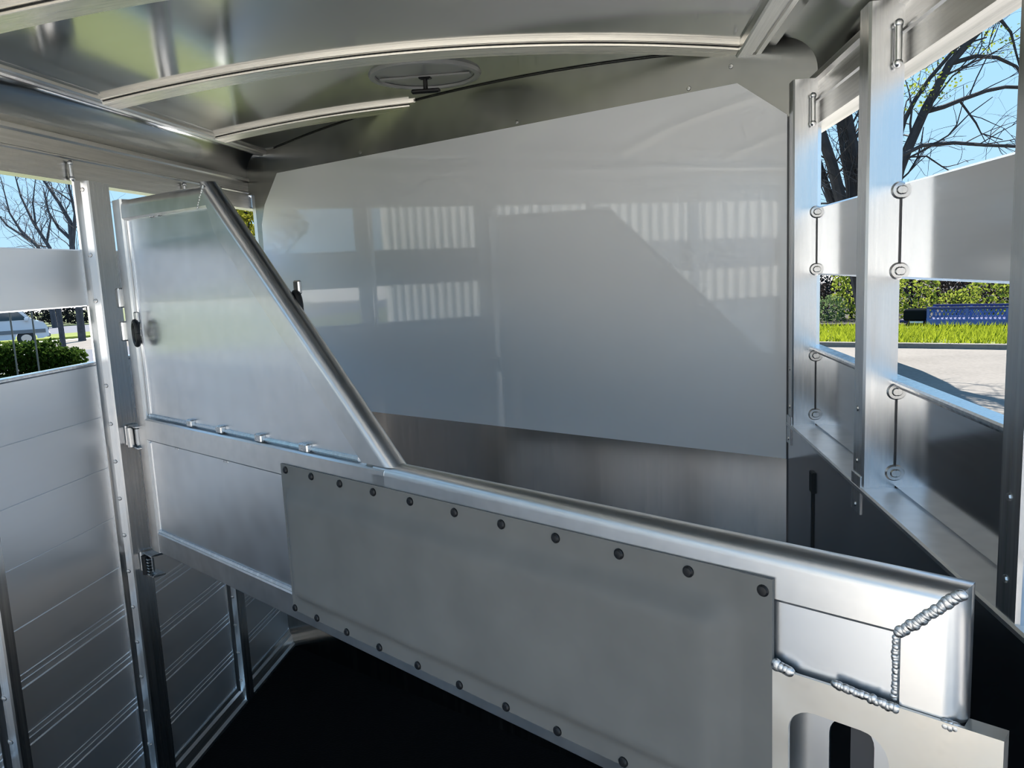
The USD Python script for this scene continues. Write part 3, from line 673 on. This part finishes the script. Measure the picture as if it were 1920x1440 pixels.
# low hedge on the left, in front of the driveway
hd = thing('clipped_hedge', 'low dark green hedge below the white van on the left', 'hedge', pL(-1.5, 24.2))
e, f = f_dirs['L']
hb = []
for k in range(26):
    a = -4.6 + k * .22; p = e * a + f * 23.9
    hb.append(leaf_ball((p[0], p[1], GZ + .42 + (.0 if a < .5 else -.10)), (.30, .42, .40 if a < .5 else .28), 600, .11))
obj('foliage', cat_(hb), M_hedge, hd, smooth=False, kind='stuff')
obj('stems', cat_([tube([(*(e * a + f * 23.9), GZ - .05), (*(e * a + f * 23.9), GZ + .5)], [.03, .015], 5) for a in np.arange(-4.5, 1.2, .45)]), M_bark, hd, kind='stuff')
# thin steel fence posts by the hedge
for k, a in enumerate((-.33, .12)):
    p = e * a + f * 22.4
    fp = thing('fence_post', ('thin steel post at the outer edge by the hedge', 'thin steel post in front of the rear wheel of the van')[k], 'post', (p[0], p[1], GZ))
    obj('post_tube', cyl((p[0], p[1], GZ - .1), (p[0], p[1], 1.62), .020, .020, 10), M_trim_dark, fp)
    obj('post_cap', ball((p[0], p[1], 1.62), .026), M_trim_dark, fp)
# dark clipped bushes and parked car far off
for k, (a, d, lab) in enumerate(((1.75, 58, 'dark round bush far off, left of the dark bush pair'), (2.75, 56, 'dark bush far off close to the left gate post'), (.9, 62, 'far dark bush half hidden by the white van'))):
    bush('dark_bush', lab, 'bush', pL(a * 1.0, d), (.9, .8, .75), M_dark, 700, .2)

# white van on the street
VA = math.atan2(.626, .78); VO = e * .72 + f * 38.0
van = thing('white_van', 'white passenger van parked on the far street at left', 'van', (VO[0], VO[1], GZ))
def vw(m):
    m = tm(m).copy(); m.apply_scale([.95, .9, .80]); m.apply_transform(trimesh.transformations.rotation_matrix(VA, [0, 0, 1])); m.apply_translation([VO[0], VO[1], GZ]); return m
M_car = plain('white_paint', (.50, .52, .55), .25, coat=1.0)
M_glass = plain('dark_glass', (.03, .045, .055), .05, spec=.8)
M_tyre = plain('tyre', (.015, .015, .016), .8)
M_trim = plain('grey_trim', (.12, .13, .14), .5)
def side(poly, y0, y1):
    m = tm(ext(poly, y1 - y0)); v = np.asarray(m.vertices); r = trimesh.Trimesh(np.stack([v[:, 0], y0 + v[:, 2], v[:, 1]], 1), m.faces, process=False); r.fix_normals(); return r
bodyp = [(-4.7, .35), (-4.75, 1.0), (-4.62, 1.72), (-4.4, 1.84), (-1.3, 1.87), (-.98, 1.82), (-.55, 1.24), (-.14, 1.08), (-.03, .85), (0, .42), (-.25, .32)]
bm = manif(side(bodyp, -.92, .92))
for wx in (-.85, -3.85):
    bm = bm - manif(side([(wx + .40 * math.cos(k), .36 + .40 * math.sin(k)) for k in np.linspace(0, 2 * math.pi, 20, endpoint=False)], -1.0, 1.0))
obj('body', vw(bm), M_car, van)
for w in ([(-4.55, 1.28), (-4.45, 1.68), (-3.55, 1.70), (-3.55, 1.28)], [(-3.45, 1.28), (-3.45, 1.70), (-2.25, 1.70), (-2.25, 1.28)], [(-2.12, 1.28), (-2.12, 1.70), (-1.04, 1.70), (-.72, 1.28)]):
    obj('side_window', vw(side(w, -.93, -.915)), M_glass, van)
obj('windscreen', vw(side([(-.98, 1.78), (-.94, 1.79), (-.57, 1.275), (-.61, 1.26)], -.78, .78)), M_glass, van)
obj('side_trim', vw(side([(-4.4, .62), (-4.4, .80), (-.12, .78), (-.12, .60)], -.94, -.915)), M_trim, van)
obj('bumper', vw(bx(-.12, .05, -.85, .85, .36, .56, .03)), M_trim, van)
obj('headlamp', vw(bx(-.24, .01, -.88, -.58, .70, .84, .03)), M_glass, van)
obj('mirror', vw(bx(-.85, -.70, -1.10, -.92, 1.22, 1.40, .03)), M_car, van)
for sy in (-1, 1):
    for wx in (-.85, -3.85):
        w = trimesh.creation.revolve(np.array([[0, -.10], [.33, -.10], [.35, -.07], [.35, .07], [.33, .10], [0, .10]]), sections=24)
        w.apply_transform(trimesh.transformations.rotation_matrix(math.pi / 2, [1, 0, 0])); w.apply_translation([wx, sy * .80, .36])
        wo = obj('wheel', vw(w), M_tyre, van)
        h = cyl((wx, sy * .89, .36), (wx, sy * .91, .36), .21, .19, 18); obj('hubcap', vw(h), M_screw, wo)

# blue trailer by the bushes
e, f = f_dirs['R']; BO = e * -2.95 + f * 23.75; BA = math.atan2(-.46, .888)
bt = thing('blue_trailer', 'low blue metal trailer with lattice sides before the bushes', 'trailer', (BO[0], BO[1], GZ))
def bw(m):
    m = tm(m).copy(); m.apply_transform(trimesh.transformations.rotation_matrix(BA, [0, 0, 1])); m.apply_translation([BO[0], BO[1], GZ]); return m
M_blue = plain('blue_paint', (.045, .085, .26), .4, .15, 5)
M_blue2 = plain('dark_blue_paint', (.012, .02, .10), .5)
for y in (0, 1.2):
    obj('bed_rail', bw(bx(0, 4.6, y - .04, y + .04, .12, .28, .01)), M_blue, bt)
    obj('side_rail', bw(bx(0, 4.6, y - .025, y + .025, .54, .60, .008)), M_blue2, bt)
    for k in range(6): obj('side_post', bw(bx(k * .90, k * .90 + .07, y - .028, y + .028, .26, .56, .006)), M_blue, bt)
    bars = []
    for k in range(46):
        x = k * .10
        for a, b in (((x, y, .28), (min(x + .14, 4.6), y, .55)), ((min(x + .14, 4.6), y, .28), (x, y, .55))): bars.append(tube([a, b], .014, 4))
    obj('lattice', bw(cat_(bars)), M_blue, bt, smooth=False)
obj('bed', bw(bx(0, 4.6, 0, 1.2, .20, .25, .01)), M_blue2, bt)
obj('tongue', bw(cat_(bx(-.75, .02, .60, .72, .13, .21, .01), bx(-.75, .02, .82, .94, .13, .21, .01))), M_blue2, bt)
obj('tool_box', bw(bx(-.62, -.08, .35, 1.15, .21, .50, .03)), M_dark, bt)
obj('tongue_plate', bw(bx(-.45, -.12, .30, .34, .14, .20, .005)), M_car, bt)
for y in (-.14, 1.34):
    for x in (2.1, 2.75):
        w = trimesh.creation.revolve(np.array([[0, -.08], [.20, -.08], [.22, -.05], [.22, .05], [.20, .08], [0, .08]]), sections=18)
        w.apply_transform(trimesh.transformations.rotation_matrix(math.pi / 2, [1, 0, 0])); w.apply_translation([x, y, .22]); obj('wheel', bw(w), M_tyre, bt)

# white corrugated shed out to the left, mirrored in the glossy panel
sh = thing('white_shed', 'white corrugated metal shed out to the left, mirrored in the white front panel', 'shed', (-16, -.6, GZ))
M_shed = plain('white_sheet', (.60, .60, .58), .45)
SE_ = V([.66, -.75]); SN_ = V([.75, .66])
def shed_sheet(L, h):
    xs, ds = [], []
    k = 0.0
    while k < L:
        for dx, dd in ((0, 0), (.10, 0), (.12, .07), (.19, .07)): xs.append(k + dx); ds.append(dd)
        k += .21
    v, f = [], []
    for x, d in zip(xs, ds):
        p = V([-16, -.5]) + SE_ * x + SN_ * d
        v += [(p[0], p[1], GZ - .05), (p[0], p[1], GZ + h)]
    for i in range(len(xs) - 1):
        a = 2 * i; f += [[a, a + 2, a + 3], [a, a + 3, a + 1]]
    m = trimesh.Trimesh(v, f, process=False)
    return m
front = shed_sheet(26, 4.6)
obj('wall_sheet', front, M_shed, sh, smooth=False)
def shed_box(s0, s1, d0, d1, z0, z1):
    P = [V([-16, -.5]) + SE_ * s + SN_ * d for s, d in ((s0, d0), (s1, d0), (s1, d1), (s0, d1))]
    m = tm(m3.CrossSection([V([(p[0], p[1]) for p in P])], m3.FillRule.NonZero).extrude(z1 - z0).translate([0, 0, z0])); return m
obj('shed_body', shed_box(-.02, 25.9, -12, -.02, GZ - .05, GZ + 4.55), M_shed, sh)
obj('roof_edge', shed_box(-.3, 26.3, -12.3, .3, GZ + 4.6, GZ + 4.85), M_trim, sh)
